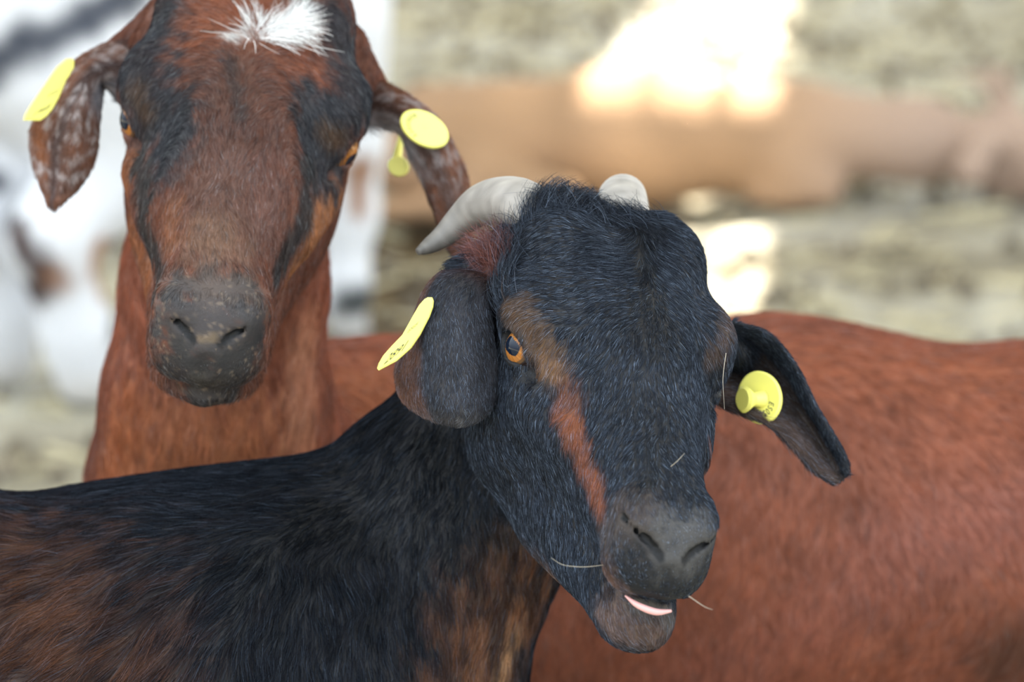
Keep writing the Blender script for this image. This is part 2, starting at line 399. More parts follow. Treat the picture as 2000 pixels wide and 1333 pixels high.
# ------------------------------------------------------------------ ground and added sun blocker
def straw_ground():
    n = 340
    xs = np.sign(np.linspace(-1, 1, n)) * np.abs(np.linspace(-1, 1, n)) ** 1.6 * 14; ys = -7 + np.linspace(0, 1, n) * 16 + np.linspace(0, 1, n) ** 5 * 30
    X, Y = np.meshgrid(xs, ys, indexing='ij'); P = np.stack([X.ravel(), Y.ravel(), np.zeros(n * n)], 1)
    z = Noise(.9, 3)(P) * .022 + Noise(2.6, 4)(P) * .010 - .018
    P[:, 2] = z
    ix = np.arange(n * n).reshape(n, n); f = np.stack([ix[:-1, :-1].ravel(), ix[1:, :-1].ravel(), ix[1:, 1:].ravel(), ix[:-1, 1:].ravel()], 1)
    m = mat('trodden_straw', rough=.95, spec=.1); t = m.node_tree; b = t.nodes['Principled BSDF']
    tc = t.nodes.new('ShaderNodeTexCoord')
    n1 = t.nodes.new('ShaderNodeTexNoise'); n1.inputs['Scale'].default_value = 4.2; n1.inputs['Detail'].default_value = 8; n1.inputs['Roughness'].default_value = .62
    n2 = t.nodes.new('ShaderNodeTexNoise'); n2.inputs['Scale'].default_value = 1.1; n2.inputs['Detail'].default_value = 3
    r = t.nodes.new('ShaderNodeValToRGB'); e = r.color_ramp.elements
    e[0].position = .36; e[0].color = (.25, .23, .185, 1); e[1].position = .64; e[1].color = (.50, .48, .415, 1)
    mid = r.color_ramp.elements.new(.5); mid.color = (.385, .365, .31, 1)
    r2 = t.nodes.new('ShaderNodeValToRGB'); r2.color_ramp.elements[0].position = .4; r2.color_ramp.elements[0].color = (.86, .82, .72, 1); r2.color_ramp.elements[1].position = .62; r2.color_ramp.elements[1].color = (1, 1, 1, 1)
    mx = t.nodes.new('ShaderNodeMix'); mx.data_type = 'RGBA'; mx.blend_type = 'MULTIPLY'; mx.inputs[0].default_value = 1
    for q in (n1, n2): t.links.new(tc.outputs['Object'], q.inputs['Vector'])
    t.links.new(n1.outputs['Fac'], r.inputs[0]); t.links.new(n2.outputs['Fac'], r2.inputs[0])
    t.links.new(r.outputs[0], mx.inputs[6]); t.links.new(r2.outputs[0], mx.inputs[7]); t.links.new(mx.outputs[2], b.inputs['Base Color'])
    bp = t.nodes.new('ShaderNodeBump'); bp.inputs['Strength'].default_value = .9; bp.inputs['Distance'].default_value = .03
    t.links.new(n1.outputs['Fac'], bp.inputs['Height']); t.links.new(bp.outputs[0], b.inputs['Normal'])
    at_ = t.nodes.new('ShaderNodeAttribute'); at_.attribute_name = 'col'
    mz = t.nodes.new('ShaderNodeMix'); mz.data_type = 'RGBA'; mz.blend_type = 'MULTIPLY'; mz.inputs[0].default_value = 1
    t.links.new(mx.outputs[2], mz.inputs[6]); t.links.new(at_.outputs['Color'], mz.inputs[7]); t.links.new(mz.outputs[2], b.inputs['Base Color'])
    C = np.ones((n * n, 3))                       # ground colour is darker and browner in patches
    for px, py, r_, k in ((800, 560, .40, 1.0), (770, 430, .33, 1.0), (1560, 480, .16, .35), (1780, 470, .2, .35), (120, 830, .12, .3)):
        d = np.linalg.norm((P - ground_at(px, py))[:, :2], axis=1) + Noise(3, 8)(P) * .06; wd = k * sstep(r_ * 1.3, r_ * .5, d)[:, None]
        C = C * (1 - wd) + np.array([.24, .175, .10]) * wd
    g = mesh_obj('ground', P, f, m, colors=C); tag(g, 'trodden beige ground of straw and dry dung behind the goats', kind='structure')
straw_ground()

def straw_litter():
    """loose straws and clods lying on the ground: more than anybody could count"""
    r = np.random.default_rng(5); n = 9000
    P = np.stack([r.uniform(-3.2, 3.4, n), r.uniform(1.6, 8.5, n), np.zeros(n)], 1)
    P[:, 2] = Noise(.9, 3)(P) * .022 + Noise(2.6, 4)(P) * .010 - .012
    a = r.uniform(0, math.pi, n); L = r.uniform(.02, .07, n); wd = r.uniform(.0015, .0035, n)
    clod = r.random(n) < .35; L[clod] = r.uniform(.008, .02, clod.sum()); wd[clod] = r.uniform(.006, .015, clod.sum())
    u = np.stack([np.cos(a), np.sin(a), r.normal(0, .12, n)], 1); v = np.stack([-np.sin(a), np.cos(a), np.zeros(n)], 1)
    h = wd * .9 + .001; V = []
    for su, sv, sz in ((-1, -1, 0), (1, -1, 0), (1, 1, 0), (-1, 1, 0), (-.8, 0, 1), (.8, 0, 1)):
        V.append(P + u * (su * L)[:, None] + v * (sv * wd)[:, None] + np.array([0, 0, 1.0]) * (sz * 2 * h)[:, None])
    V = np.stack(V, 1).reshape(-1, 3); b = np.arange(n)[:, None] * 6
    f = [b + np.array(q) for q in ([0, 1, 5, 4], [2, 3, 4, 5])]
    f3 = [b + np.array(q) for q in ([1, 2, 5], [3, 0, 4])]
    c = np.where(clod[:, None], np.array([.16, .13, .09]), np.array([.55, .48, .31])) * r.uniform(.6, 1.25, (n, 1))
    Q = np.concatenate(f); T = np.concatenate(f3); T = np.concatenate([T, T[:, 2:]], 1)
    faces = [tuple(q) for q in Q] + [tuple(q[:3]) for q in T]
    o = mesh_obj('straw_litter', V, faces, mat('straw', attr=True, rough=.8, spec=.2), None, np.repeat(c, 6, 0), smooth=False)
    tag(o, 'loose straws and dung clods scattered over the beige ground', 'straw', kind='stuff')
straw_litter()

# unseen cover added to block the sun; its opening shapes the patches of sunlight
BLOCKER_Z = 4.6
def through_blocker(pts):
    out = []
    for px, py, lift in pts:
        g = ground_at(px, py) if lift == 0 else None
        if g is None:
            d = at(px, py, 1.0) - CAM; g = CAM + d * ((CAM[2] - lift) / -d[2])
        out.append((g + SUN * ((BLOCKER_Z - g[2]) / SUN[2]))[:2])
    return out

GAP = [(1300, -60, 0), (1215, 70, 0), (1105, 140, 0), (1135, 225, .18), (1190, 320, .18), (1255, 392, 0), (1240, 520, 0), (1230, 680, 0), (1430, 680, 0), (1478, 590, 0), (1500, 480, 0), (1505, 392, 0),
       (1440, 362, 0), (1352, 320, .18), (1392, 225, .18), (1412, 165, .1), (1480, 155, 0), (1560, 130, 0), (1540, 60, 0), (1570, -60, 0)]
def sun_blocker():
    import bmesh
    from mathutils.geometry import delaunay_2d_cdt
    hole = [Vector(p) for p in through_blocker(GAP)]
    outer = [Vector(p) for p in ((-4.5, -.6), (5.5, -.6), (5.5, 12), (-4.5, 12))]
    vs_, es, fs, *_ = delaunay_2d_cdt(outer + hole, [], [list(range(4)), list(range(4, 4 + len(hole)))], 0, 1e-6)
    def inside(p):
        c = False; n = len(hole)
        for i in range(n):
            a, b = hole[i], hole[i - 1]
            if (a.y > p.y) != (b.y > p.y) and p.x < (b.x - a.x) * (p.y - a.y) / (b.y - a.y) + a.x: c = not c
        return c
    bm = bmesh.new(); bv = [bm.verts.new((v.x, v.y, BLOCKER_Z)) for v in vs_]
    for f in fs:
        cen = sum((vs_[i] for i in f), Vector((0, 0))) / len(f)
        if not inside(cen): bm.faces.new([bv[i] for i in f])
    ret = bmesh.ops.extrude_face_region(bm, geom=bm.faces[:])
    bmesh.ops.translate(bm, verts=[e for e in ret['geom'] if isinstance(e, bmesh.types.BMVert)], vec=(0, 0, .05))
    bmesh.ops.recalc_face_normals(bm, faces=bm.faces[:])
    me = bpy.data.meshes.new('sun_blocker'); bm.to_mesh(me); bm.free()
    m = mat('blocker_sheet', (.55, .54, .50), rough=.7); me.materials.append(m)
    o = bpy.data.objects.new('sun_blocker', me); col.objects.link(o); tag(o, 'unseen cover added over the goats to block the sun, opening shaped for sun patches', kind='structure')
sun_blocker()

# ------------------------------------------------------------------ painting and combing on real surfaces
class Surf:
    """vertices with normals; brush marks are found on the surface along a line of sight and act in 3-D"""
    def __init__(self, V, N):
        self.V, self.N = V, N; self.p = project(V); self.facing = ((CAM - V) * N).sum(1) > 0
    def hit(self, px, py, tol=14):
        for t in (tol, tol * 3, 160, 1e5):
            m = self.facing & (np.abs(self.p[:, 0] - px) < t) & (np.abs(self.p[:, 1] - py) < t)
            if m.any():
                i = np.nonzero(m)[0]; e = np.hypot(self.p[i, 0] - px, self.p[i, 1] - py) / t
                return self.V[i[np.argmin(self.p[i, 2] + (e * .035 if t < 1e4 else e * 100))]]
    def line(self, pts):
        return np.array([self.hit(*p) for p in pts])
    def dist(self, line):
        if len(line) == 1: return np.linalg.norm(self.V - line[0], axis=1)
        best = np.full(len(self.V), 9.0)
        for a, b in zip(line, line[1:]):
            d = b - a; h = np.clip((self.V - a) @ d / max(d @ d, 1e-9), 0, 1); best = np.minimum(best, np.linalg.norm(self.V - a - h[:, None] * d, axis=1))
        return best
    def paint(self, C, pts, rad, color, soft=.5, wob=None, amt=1.0):
        """rad in picture pixels at that depth"""
        L = self.line(pts); z = ((L - CAM) @ FWD).mean(); r = rad * z / FPX
        d = self.dist(L)
        if wob is not None: d = d + wob * r * .45
        wgt = amt * sstep(r * (1 + soft), r * (1 - soft), d)
        if np.ndim(color) == 0: C[:] = C * (1 - wgt) + color * wgt
        else: C[:] = C * (1 - wgt[:, None]) + np.array(color) * wgt[:, None]
    def comb(self, arrows, sig=70, base=None):
        D = np.zeros_like(self.V); W = np.full(len(self.V), 1e-9)
        if base is not None: D += base * 1e-4
        for x0, y0, x1, y1 in arrows:
            a = self.hit(x0, y0); d = unit(at(x1, y1, 1.0) - at(x0, y0, 1.0)); z = (a - CAM) @ FWD; s = sig * z / FPX
            q = np.exp(-((self.V - a) ** 2).sum(1) / (2 * s * s)) + 1e-7
            D += q[:, None] * d; W += q
        D = D / W[:, None]; D -= self.N * (D * self.N).sum(1)[:, None]
        return unit(D)

def fur(name, parent, V, Q, N, D, L, C, n, material, lift=.25, width=.00016, clump=.0, cell=.007, seed=1, dens=None, gl=None, jitter=.22, colvar=.22, pts=4, tip=None, curl=0.0, label=None):
    """n hairs as real strands rooted on the surface. per vertex: D lie, L length, C colour"""
    r = np.random.default_rng(seed); n = int(n * FUR)
    if n < 10: return
    tri = np.concatenate([Q[:, [0, 1, 2]], Q[:, [0, 2, 3]]])
    area = np.linalg.norm(np.cross(V[tri[:, 1]] - V[tri[:, 0]], V[tri[:, 2]] - V[tri[:, 0]]), axis=1)
    P2 = project(V); out = np.maximum(np.maximum(-60 - P2[:, 0], P2[:, 0] - 2060), np.maximum(-60 - P2[:, 1], P2[:, 1] - 1393)).clip(0)
    f = unit(CAM - V); cosv = (f * N).sum(1)
    wv = (1 - sstep(0, 1100, out) * .90) * (.22 + .78 * sstep(-.55, -.1, cosv))      # coat is densest where it can be seen
    if dens is not None: wv = wv * dens
    wt = area * wv[tri].mean(1); wt /= wt.sum()
    t = np.searchsorted(np.cumsum(wt), r.random(n)); t = np.minimum(t, len(tri) - 1); T = tri[t]
    a, b = r.random(n), r.random(n); s = a + b > 1; a[s], b[s] = 1 - a[s], 1 - b[s]; B = np.stack([1 - a - b, a, b], 1)[..., None]
    g = lambda A: (A[T] * (B if A.ndim == 2 else B[..., 0])).sum(1)
    p, nn, d, ln, c = g(V), unit(g(N)), g(D), g(L), g(C)
    gv = g(gl) if gl is not None else np.ones(n)
    keep = ln > 1e-5; gv = gv[keep]
    p, nn, d, ln, c = p[keep], nn[keep], d[keep], ln[keep], c[keep]; n = len(p)
    ln = ln * r.uniform(.6, 1.25, n)
    side = np.cross(nn, d)
    wob = Noise(28, seed + 1)(p) * .28 + Noise(90, seed + 2)(p) * .22 + r.normal(0, jitter, n)
    d = unit(d + side * wob[:, None]); side = np.cross(nn, d)
    lf = lift * r.uniform(.5, 1.5, n)
    ss = np.linspace(0, 1, pts)
    X = []
    cr = r.normal(0, curl, n)
    for q in ss:
        X.append(p + d * (ln * q)[:, None] + nn * (ln * lf * (q - .55 * q * q) - ln * .04)[:, None] + side * (ln * cr * q * q)[:, None])
    X = np.stack(X, 1)
    if clump > 0:
        k = np.floor(p / cell + r.random(3)).astype(np.int64); k -= k.min(0); k3 = k.max(0) + 1; h = (k[:, 0] * k3[1] + k[:, 1]) * k3[2] + k[:, 2]
        _, inv = np.unique(h, return_inverse=True); cn = np.bincount(inv)
        for j in range(1, pts):
            m = np.stack([np.bincount(inv, X[:, j, i]) / cn for i in range(3)], 1)
            X[:, j] += (m[inv] - X[:, j]) * clump * ss[j]
        c = c * (1 + .5 * colvar * r.normal(0, 1, len(cn)))[inv][:, None].clip(.4, 1.8)
    c = c * (1 + colvar * r.normal(0, 1, n)).clip(.35, 2.2)[:, None]
    cp = np.repeat(c[:, None], pts, 1)
    if tip is not None: cp = cp * (1 + (np.array(tip) - 1) * (ss ** 1.5)[None, :, None])
    hc = bpy.data.hair_curves.new(name); hc.add_curves([pts] * n)
    hc.points.foreach_set('position', X.astype(np.float32).ravel())
    rad = (width * r.uniform(.7, 1.3, n))[:, None] * (1 - .75 * ss ** 2)[None]
    at_r = hc.attributes.get('radius') or hc.attributes.new('radius', 'FLOAT', 'POINT'); at_r.data.foreach_set('value', rad.astype(np.float32).ravel())
    ca = hc.attributes.new('col', 'FLOAT_COLOR', 'POINT')
    ca.data.foreach_set('color', np.concatenate([cp, np.repeat((np.exp(r.normal(-.25, .85, n)).clip(0, 6) * gv)[:, None, None], pts, 1)], 2).astype(np.float32).ravel())
    hc.materials.append(material)
    o = bpy.data.objects.new(name, hc); col.objects.link(o); o.parent = parent
    off = Vector((0, 0, 0)); q = parent
    while q is not None: off += q.location; q = q.parent
    o.location = -off
    tag(o, label, kind='stuff')
    return o

def strands(name, parent, lines, rad, color, material, label):
    """a few single hairs given point by point"""
    pts = 10; X = np.stack([catmull(np.array(l, float), pts) for l in lines]); n = len(X)
    hc = bpy.data.hair_curves.new(name); hc.add_curves([pts] * n); hc.points.foreach_set('position', X.astype(np.float32).ravel())
    a = hc.attributes.get('radius') or hc.attributes.new('radius', 'FLOAT', 'POINT'); a.data.foreach_set('value', np.tile(rad * np.linspace(1, .35, pts), n).astype(np.float32))
    c = hc.attributes.new('col', 'FLOAT_COLOR', 'POINT'); c.data.foreach_set('color', np.tile(np.array([*color, 1.0]), n * pts).astype(np.float32))
    hc.materials.append(material); o = bpy.data.objects.new(name, hc); col.objects.link(o); o.parent = parent; o.location = -parent.location
    return tag(o, label, kind='stuff')

# ------------------------------------------------------------------ shared pieces of the goats
def leg(fl, fr, pts, rad, k=.03):
    fl.chain(fr, pts, rad, k)
    x, y, z = pts[-1]
    fl.cap(fr, (x - .009, y + .004, .035), (x - .011, y + .022, .012), .016, .015, .008)   # cloven hoof
    fl.cap(fr, (x + .009, y + .004, .035), (x + .011, y + .022, .012), .016, .015, .008)

def stand_legs(fl, fr, yf, yh, top, hw=.085, k=.04):
    for s in (-1, 1):
        leg(fl, fr, [(s * hw, yf, top), (s * hw, yf + .01, top - .17), (s * (hw - .005), yf + .015, .26), (s * (hw - .005), yf + .01, .07), (s * (hw - .005), yf + .012, .035)], [.07, .046, .025, .016, .017], k)
        leg(fl, fr, [(s * hw, yh, top), (s * (hw + .005), yh + .05, top - .15), (s * hw, yh - .07, .27), (s * hw, yh - .05, .08), (s * hw, yh - .04, .035)], [.09, .055, .024, .017, .017], k)

def head_box(H):
    c = np.array([[x, y, z] for x in (-.09, .09) for y in (-.12, .21) for z in (-.13, .08)]); return H.world(c)

def text_mesh(s, size=1.0):
    cu = bpy.data.curves.new('lettering', 'FONT'); cu.body = s; cu.size = size; cu.align_x = 'CENTER'; cu.align_y = 'CENTER'; cu.resolution_u = 3
    o = bpy.data.objects.new('lettering', cu); col.objects.link(o); dg = bpy.context.evaluated_depsgraph_get()
    me = bpy.data.meshes.new_from_object(o.evaluated_get(dg)); V = np.array([v.co[:2] for v in me.vertices]).reshape(-1, 2); F = [tuple(p.vertices) for p in me.polygons]
    bpy.data.objects.remove(o); bpy.data.meshes.remove(me); bpy.data.curves.remove(cu)
    return V, F

def ear_tag(parent, outline, plane, thick, texts, label, extra=None):
    """outline in the plate's plane; plane: function (px, py) -> distance; texts: (string, centre, u, v, ink index)"""
    d = lambda p: at(p[0], p[1], plane(*p))
    o = np.array(outline, float); pts = np.array([d(p) for p in o]); n = len(pts)
    c0 = pts.mean(0); pl = np.array([d(o[0] + q) for q in ((0, 0), (30, 0), (0, 30))]); nrm = unit(np.cross(pl[1] - pl[0], pl[2] - pl[0])); nrm = nrm if nrm @ FWD < 0 else -nrm
    ins = c0 + (pts - c0) * .93
    V = np.concatenate([ins + nrm * thick * .5, pts + nrm * thick * .2, pts - nrm * thick * .5]); F = [tuple(range(n)), tuple(range(3 * n - 1, 2 * n - 1, -1))]; mi = [0, 0]
    for k in range(2):
        for i in range(n): j = (i + 1) % n; F.append((k * n + i, k * n + n + i, k * n + n + j, k * n + j)); mi.append(0)
    V = list(V)
    for s, c, u, v, ink in texts:
        tv, tf = text_mesh(s); b = len(V); c, u, v = np.array(c, float), np.array(u, float), np.array(v, float)
        V += [d(c + u * x + v * y) + nrm * (thick * .5 + .0003) for x, y in tv]; F += [tuple(i + b for i in f) for f in tf]; mi += [ink] * len(tf)
    if extra:
        for ev, ef in extra(d, nrm): b = len(V); V += list(ev); F += [tuple(i + b for i in f) for f in ef]; mi += [0] * len(ef)
    ob = mesh_obj('ear_tag', np.array(V), F, [M_tag, M_ink, M_ink_worn], parent, smooth=False, mat_idx=mi)
    tag(ob, label); return ob

def stud(d, nrm, c, h, r0, r1, n=24):
    """pin with a round cap standing on a plate at picture point c"""
    p = d(c); u = unit(np.cross(nrm, [0.1, .2, 1.0])); v = np.cross(nrm, u); a = np.linspace(0, 2 * math.pi, n, endpoint=False)
    ring = lambda z, r: p + nrm * z + r * (np.cos(a)[:, None] * u + np.sin(a)[:, None] * v)
    lv = [(0, r0 * 1.05), (h * .45, r0 * .8), (h * .8, r1 * .9), (h * .9, r1), (h, r1 * .8)]
    V = np.concatenate([ring(*q) for q in lv] + [(p + nrm * h)[None]])
    F = [(k * n + i, k * n + (i + 1) % n, (k + 1) * n + (i + 1) % n, (k + 1) * n + i) for k in range(len(lv) - 1) for i in range(n)]
    F += [((len(lv) - 1) * n + i, (len(lv) - 1) * n + (i + 1) % n, len(lv) * n) for i in range(n)]
    return V, F

def disc(c, u, v, n=48):
    a = np.linspace(0, 2 * math.pi, n, endpoint=False); return [tuple(np.array(c) + np.cos(t) * np.array(u) + np.sin(t) * np.array(v)) for t in a]

def make_ear(parent, rows, thick, colour, nhair, hl, fm, seed, label=None, lift=.3, tuft=None, nu=56, nv=36):
    V, Q, UV = sheet([[at(*p) for p in r] for r in rows], nu, nv, thick)
    N = vert_normals(V, Q); C = colour(UV, V)
    o = mesh_obj('ear', V, Q, M_skin, parent, C * .8); tag(o, label)
    G = V[:nu * nv].reshape(nu, nv, 3); du = unit(np.gradient(G, axis=0)).reshape(-1, 3); D = np.concatenate([du, du]); D = unit(D - N * (D * N).sum(1)[:, None])
    L = np.full(len(V), hl) * (1 - .4 * UV[:, 0])
    if tuft is not None: L = L * tuft(UV)
    if nhair: fur('fur', o, V, Q, N, D, L, C, nhair, fm, lift=lift, seed=seed, width=.00014, jitter=.3)
    return o

# ------------------------------------------------------------------ black goat
def black_goat():
    root = empty('black_goat', (-.15, .35, 0))
    tag(root, 'black goat with grey horns, ear tags and head turned to the camera, mouth ajar', 'goat')
    H = Frame([0.0660, 0.0285, 0.8300], [[.9368, .2338, .2603], [.3163, -.8841, -.344], [-.1497, -.4046, .9022]], .99).spin(FWD, 2.2).spin(UPV, -0.7).spin(RGT, -6.5)
    hb = head_box(H); lo, hi = hb.min(0) - .01, hb.max(0) + .01
    fl = Field(axis(-1.08, .30, lo[0], hi[0], .0022, .010), axis(-.25, .52, lo[1], hi[1], .0022, .010), axis(-.02, 1.0, lo[2], hi[2], .0022, .010))
    head(fl, H, chin=.004, bw=.077, mw=.92, jaw=.92, open_=.002, lift=-.001, nup=.004, nr=.60)
    W = WORLD; A = at
    B = Frame([0, 0, 0], [[0, 1, 0], [-1, 0, 0], [0, 0, 1]], 1.0)      # body: y of the frame runs to the goat's front (+x of the world)
    B = Frame([-.10, .27, 0], [[0, 1, 0], [1, 0, 0], [0, 0, 1]], 1.0)
    for e, q in (((-.052, -.092, .018), A(905, 535, 2.73)), ((.056, -.095, .0), A(1440, 690, 2.81))): fl.cap(W, H.world(e), q, .024, .012, .025)   # ear roots
    # neck
    fl.chain(W, [A(1075, 640, 2.86), A(985, 800, 2.88), A(820, 1010, 2.88), A(640, 1175, 2.88)], [.052, .062, .073, .076], .022)
    fl.chain(W, [A(1060, 850, 2.86), A(900, 1080, 2.87), A(790, 1320, 2.86)], [.052, .066, .080], .022)
    # trunk
    fl.chain(W, [A(650, 1450, 2.87), A(450, 1375, 2.87), A(-300, 1390, 2.86), A(-1300, 1420, 2.86), A(-1750, 1430, 2.86)], [.115, .147, .150, .160, .13], .06)
    fl.cap(W, A(560, 1195, 2.88), A(250, 1240, 2.89), .078, .085, .05)
    fl.cap(W, A(330, 1200, 2.82), A(520, 1480, 2.80), .05, .06, .05)      # shoulder blade
    stand_legs(fl, B, .02, -.72, .50)
    V, Q = surface_nets(fl); N = vert_normals(V, Q)
    S = Surf(V, N); ng = Noise(60, 11)(V); nf = Noise(160, 12)(V); wob = ng * .6 + nf * .4
    hl = H.local(V)
    C = np.tile(np.array([.0075, .0075, .0090]), (len(V), 1))
    p = lambda pts, r, c, s=.5, a=1.0: S.paint(C, pts, r, c, s, wob, a)
    brown, rust, tan = (.17, .062, .022), (.175, .054, .018), (.30, .15, .065)
    p([(1010, 610), (1050, 660), (1085, 720)], 34, (.10, .055, .026), .7, .8)           # brow
    p([(1060, 700), (1100, 730)], 20, (.15, .075, .03), .6, .8)
    p([(960, 470), (970, 560)], 30, (.12, .038, .022), .7, .9)                             # tuft by the ear
    p([(1108, 775), (1122, 840), (1150, 920), (1180, 985)], 25, rust, .7, .95)            # stripe down the cheek
    p([(1105, 740), (1118, 775)], 22, (.09, .035, .018), .6, .8)
    p([(1395, 690), (1420, 650), (1425, 610)], 26, (.065, .038, .024), .7, .8)           # far brow
    p([(1385, 860), (1390, 930)], 12, (.11, .04, .02), .6, .7)
    p([(1180, 1040), (1210, 1000), (1260, 1010)], 50, (.060, .044, .036), .8, .85)
    p([(1300, 1030), (1370, 1050), (1330, 1090)], 42, (.062, .058, .055), .7, .9)        # nose leather
    p([(1170, 1120), (1200, 1150)], 34, (.11, .058, .036), .7, .85)
    p([(1190, 1190), (1230, 1235), (1290, 1235)], 42, (.11, .068, .050), .8, .9)        # chin
    p([(1240, 1180), (1310, 1205)], 18, (.085, .075, .065), .6, .8)
    p([(1010, 1170), (960, 1230), (930, 1333), (900, 1400)], 105, (.125, .052, .021), .7, .85)   # brown throat and chest
    p([(1062, 1130), (1010, 1240), (975, 1333)], 20, (.28, .15, .07), .8, .7)
    p([(60, 1180), (160, 1300), (40, 1330)], 170, (.11, .045, .019), .9, .7)           # rusty flank
    p([(-300, 1300)], 400, (.09, .036, .016), .9, .7)
    p([(980, 1060), (1060, 1130)], 40, (.05, .026, .014), .9, .7)
    body_C = C
    bodym = sstep(1.0, 1.3, np.linalg.norm((hl - [0, .03, -.02]) / [.1, .2, .13], axis=1))
    lock = sstep(-.5, .7, Noise(38, 14)(V * [1, 1, .45]) + .5 * Noise(90, 15)(V)); C *= (1 - bodym * (1 - (.30 + .75 * lock)))[:, None]      # dark and rusty locks
    # eyes
    e = eyeball('eye', root, H, -1, .077, (.28, .14)); tag(e, 'amber eye with a dark slot pupil')
    eyeball('eye', root, H, 1, .077, (.28, .14), .004)
    # horns
    def horn(pts, rad):
        Vh, Qh = tube(pts, rad); t = np.repeat(np.linspace(0, 1, 40), 28); t = np.r_[t, 0, 1]
        c = np.array([.29, .262, .23]) * (1 - .62 * sstep(.25, 1, t))[:, None] * (1 + .14 * Noise(90, 5)(Vh) + .08 * np.sin(t * 70))[:, None]
        o = mesh_obj('horn', Vh, Qh, M_horn, root, c.clip(0, 1)); return o
    horn([A(1062, 440, 2.73), A(1025, 404, 2.745), A(985, 393, 2.77), A(942, 400, 2.79), A(905, 427, 2.80), A(866, 462, 2.80), A(836, 482, 2.795), A(816, 492, 2.79)], [.016, .0178, .0168, .0145, .0115, .008, .0055, .0025])
    horn([A(1225, 440, 2.77), A(1216, 400, 2.79), A(1218, 386, 2.83), A(1235, 400, 2.88), A(1265, 440, 2.91)], [.016, .0175, .016, .0115, .004])
    # tongue tip showing in the mouth
    Vt, Qt = tube([H.world(q) for q in ((-.016, .189, -.0637), (-.009, .197, -.0645), (.002, .2015, -.0648), (.013, .199, -.0642))], [.0006, .0020, .0022, .0010], 14, 20)
    t = mesh_obj('tongue', Vt, Qt, M_pink, root); tag(t, 'pink tongue edge in the mouth')
    # ears
    nz = Noise(120, 31); nz2 = Noise(45, 32)
    def col_r(UV, P):
        c = np.tile(np.array([.030, .028, .031]), (len(UV), 1))
        back = sstep(.37, .27, UV[:, 1]); c = c * (1 - back[:, None]) + np.array([.10, .046, .026]) * back[:, None]
        base = sstep(.2, .0, UV[:, 0]) ; c = c * (1 - base[:, None]) + np.array([.06, .026, .018]) * base[:, None]
        sc = np.exp(-((UV[:, 0] - .90) / .05) ** 2 - ((UV[:, 1] - .72) / .10) ** 2) * (nz(P) > .2); c += sc[:, None] * .22
        tip = sstep(.78, .95, UV[:, 0]); c = c * (1 - .5 * tip[:, None]) + .5 * tip[:, None] * np.array([.075, .066, .064])
        return c * (1 + .25 * nz2(P))[:, None]
    er = make_ear(root, [
        [(918, 508, 2.745), (930, 520, 2.735), (948, 540, 2.725), (975, 565, 2.715)],
        [(845, 560, 2.765), (862, 548, 2.72), (905, 552, 2.70), (958, 585, 2.70)],
        [(806, 640, 2.775), (836, 612, 2.705), (900, 612, 2.685), (962, 640, 2.70)],
        [(786, 690, 2.775), (832, 688, 2.70), (900, 690, 2.68), (968, 695, 2.70)],
        [(773, 728, 2.77), (830, 745, 2.70), (902, 750, 2.68), (970, 750, 2.70)],
        [(784, 778, 2.75), (842, 790, 2.695), (905, 800, 2.68), (960, 798, 2.695)],
        [(832, 815, 2.715), (858, 824, 2.70), (895, 833, 2.69), (928, 822, 2.695)]], .006, col_r, 22000, .007, M_fur, 51, 'hanging black ear with a brown underside')
    plane = lambda x, y: 2.687 - (x - 840) * .00022
    ear_tag(er, [(836, 581), (843, 581), (846, 588), (845, 600), (838, 620), (820, 655), (803, 680), (799, 684), (774, 706), (740, 724), (737, 720), (740, 710), (748, 696), (764, 678), (786, 655), (798, 634), (810, 612), (820, 595), (829, 585)], plane, .0016,
            [('2891', (776, 689), (21, -16), (20, -31), 1), ('ES05', (808, 640), (10, -8), (8, -13), 2)], 'yellow ear tag with worn black number')
    def col_l(UV, P):
        c = np.tile(np.array([.045, .030, .022]), (len(UV), 1))
        rim = sstep(.72, .82, UV[:, 1]); c = c * (1 - rim[:, None]) + np.array([.012, .013, .016]) * rim[:, None]
        c = np.where(UV[:, 2:3] < .5, np.array([.014, .014, .017]), c)
        st = np.exp(-((UV[:, 1] - .5) / .07) ** 2) * sstep(.4, .6, UV[:, 0]) * sstep(.95, .8, UV[:, 0]); c += st[:, None] * np.array([.07, .065, .06])
        low = sstep(.3, .1, UV[:, 1]); c += low[:, None] * np.array([.02, .010, .006])
        return c * (1 + .25 * nz2(P))[:, None]
    el = make_ear(root, [
        [(1365, 770, 2.80), (1395, 720, 2.82), (1412, 670, 2.83), (1428, 628, 2.79)],
        [(1432, 800, 2.79), (1455, 745, 2.83), (1475, 690, 2.83), (1500, 653, 2.79)],
        [(1490, 824, 2.785), (1515, 778, 2.825), (1530, 735, 2.825), (1552, 713, 2.79)],
        [(1538, 862, 2.785), (1560, 828, 2.82), (1575, 800, 2.82), (1592, 795, 2.79)],
        [(1580, 908, 2.785), (1600, 882, 2.81), (1614, 862, 2.81), (1631, 860, 2.79)],
        [(1610, 934, 2.785), (1624, 920, 2.80), (1636, 906, 2.80), (1654, 902, 2.79)],
        [(1628, 941, 2.785), (1640, 940, 2.79), (1648, 934, 2.79), (1655, 926, 2.785)]], .006, col_l, 16000, .007, M_fur, 52, 'black ear with a hollow brown-black inside', tuft=lambda UV: 1 + 1.4 * sstep(.12, .0, UV[:, 1]) * sstep(.8, .6, UV[:, 0]))
    pc = (1484, 777); pu = (34, 39); pv = (34, -22)
    plane2 = lambda x, y: 2.793 - (x - 1484) * .00022 - (y - 777) * .00006
    arc = []
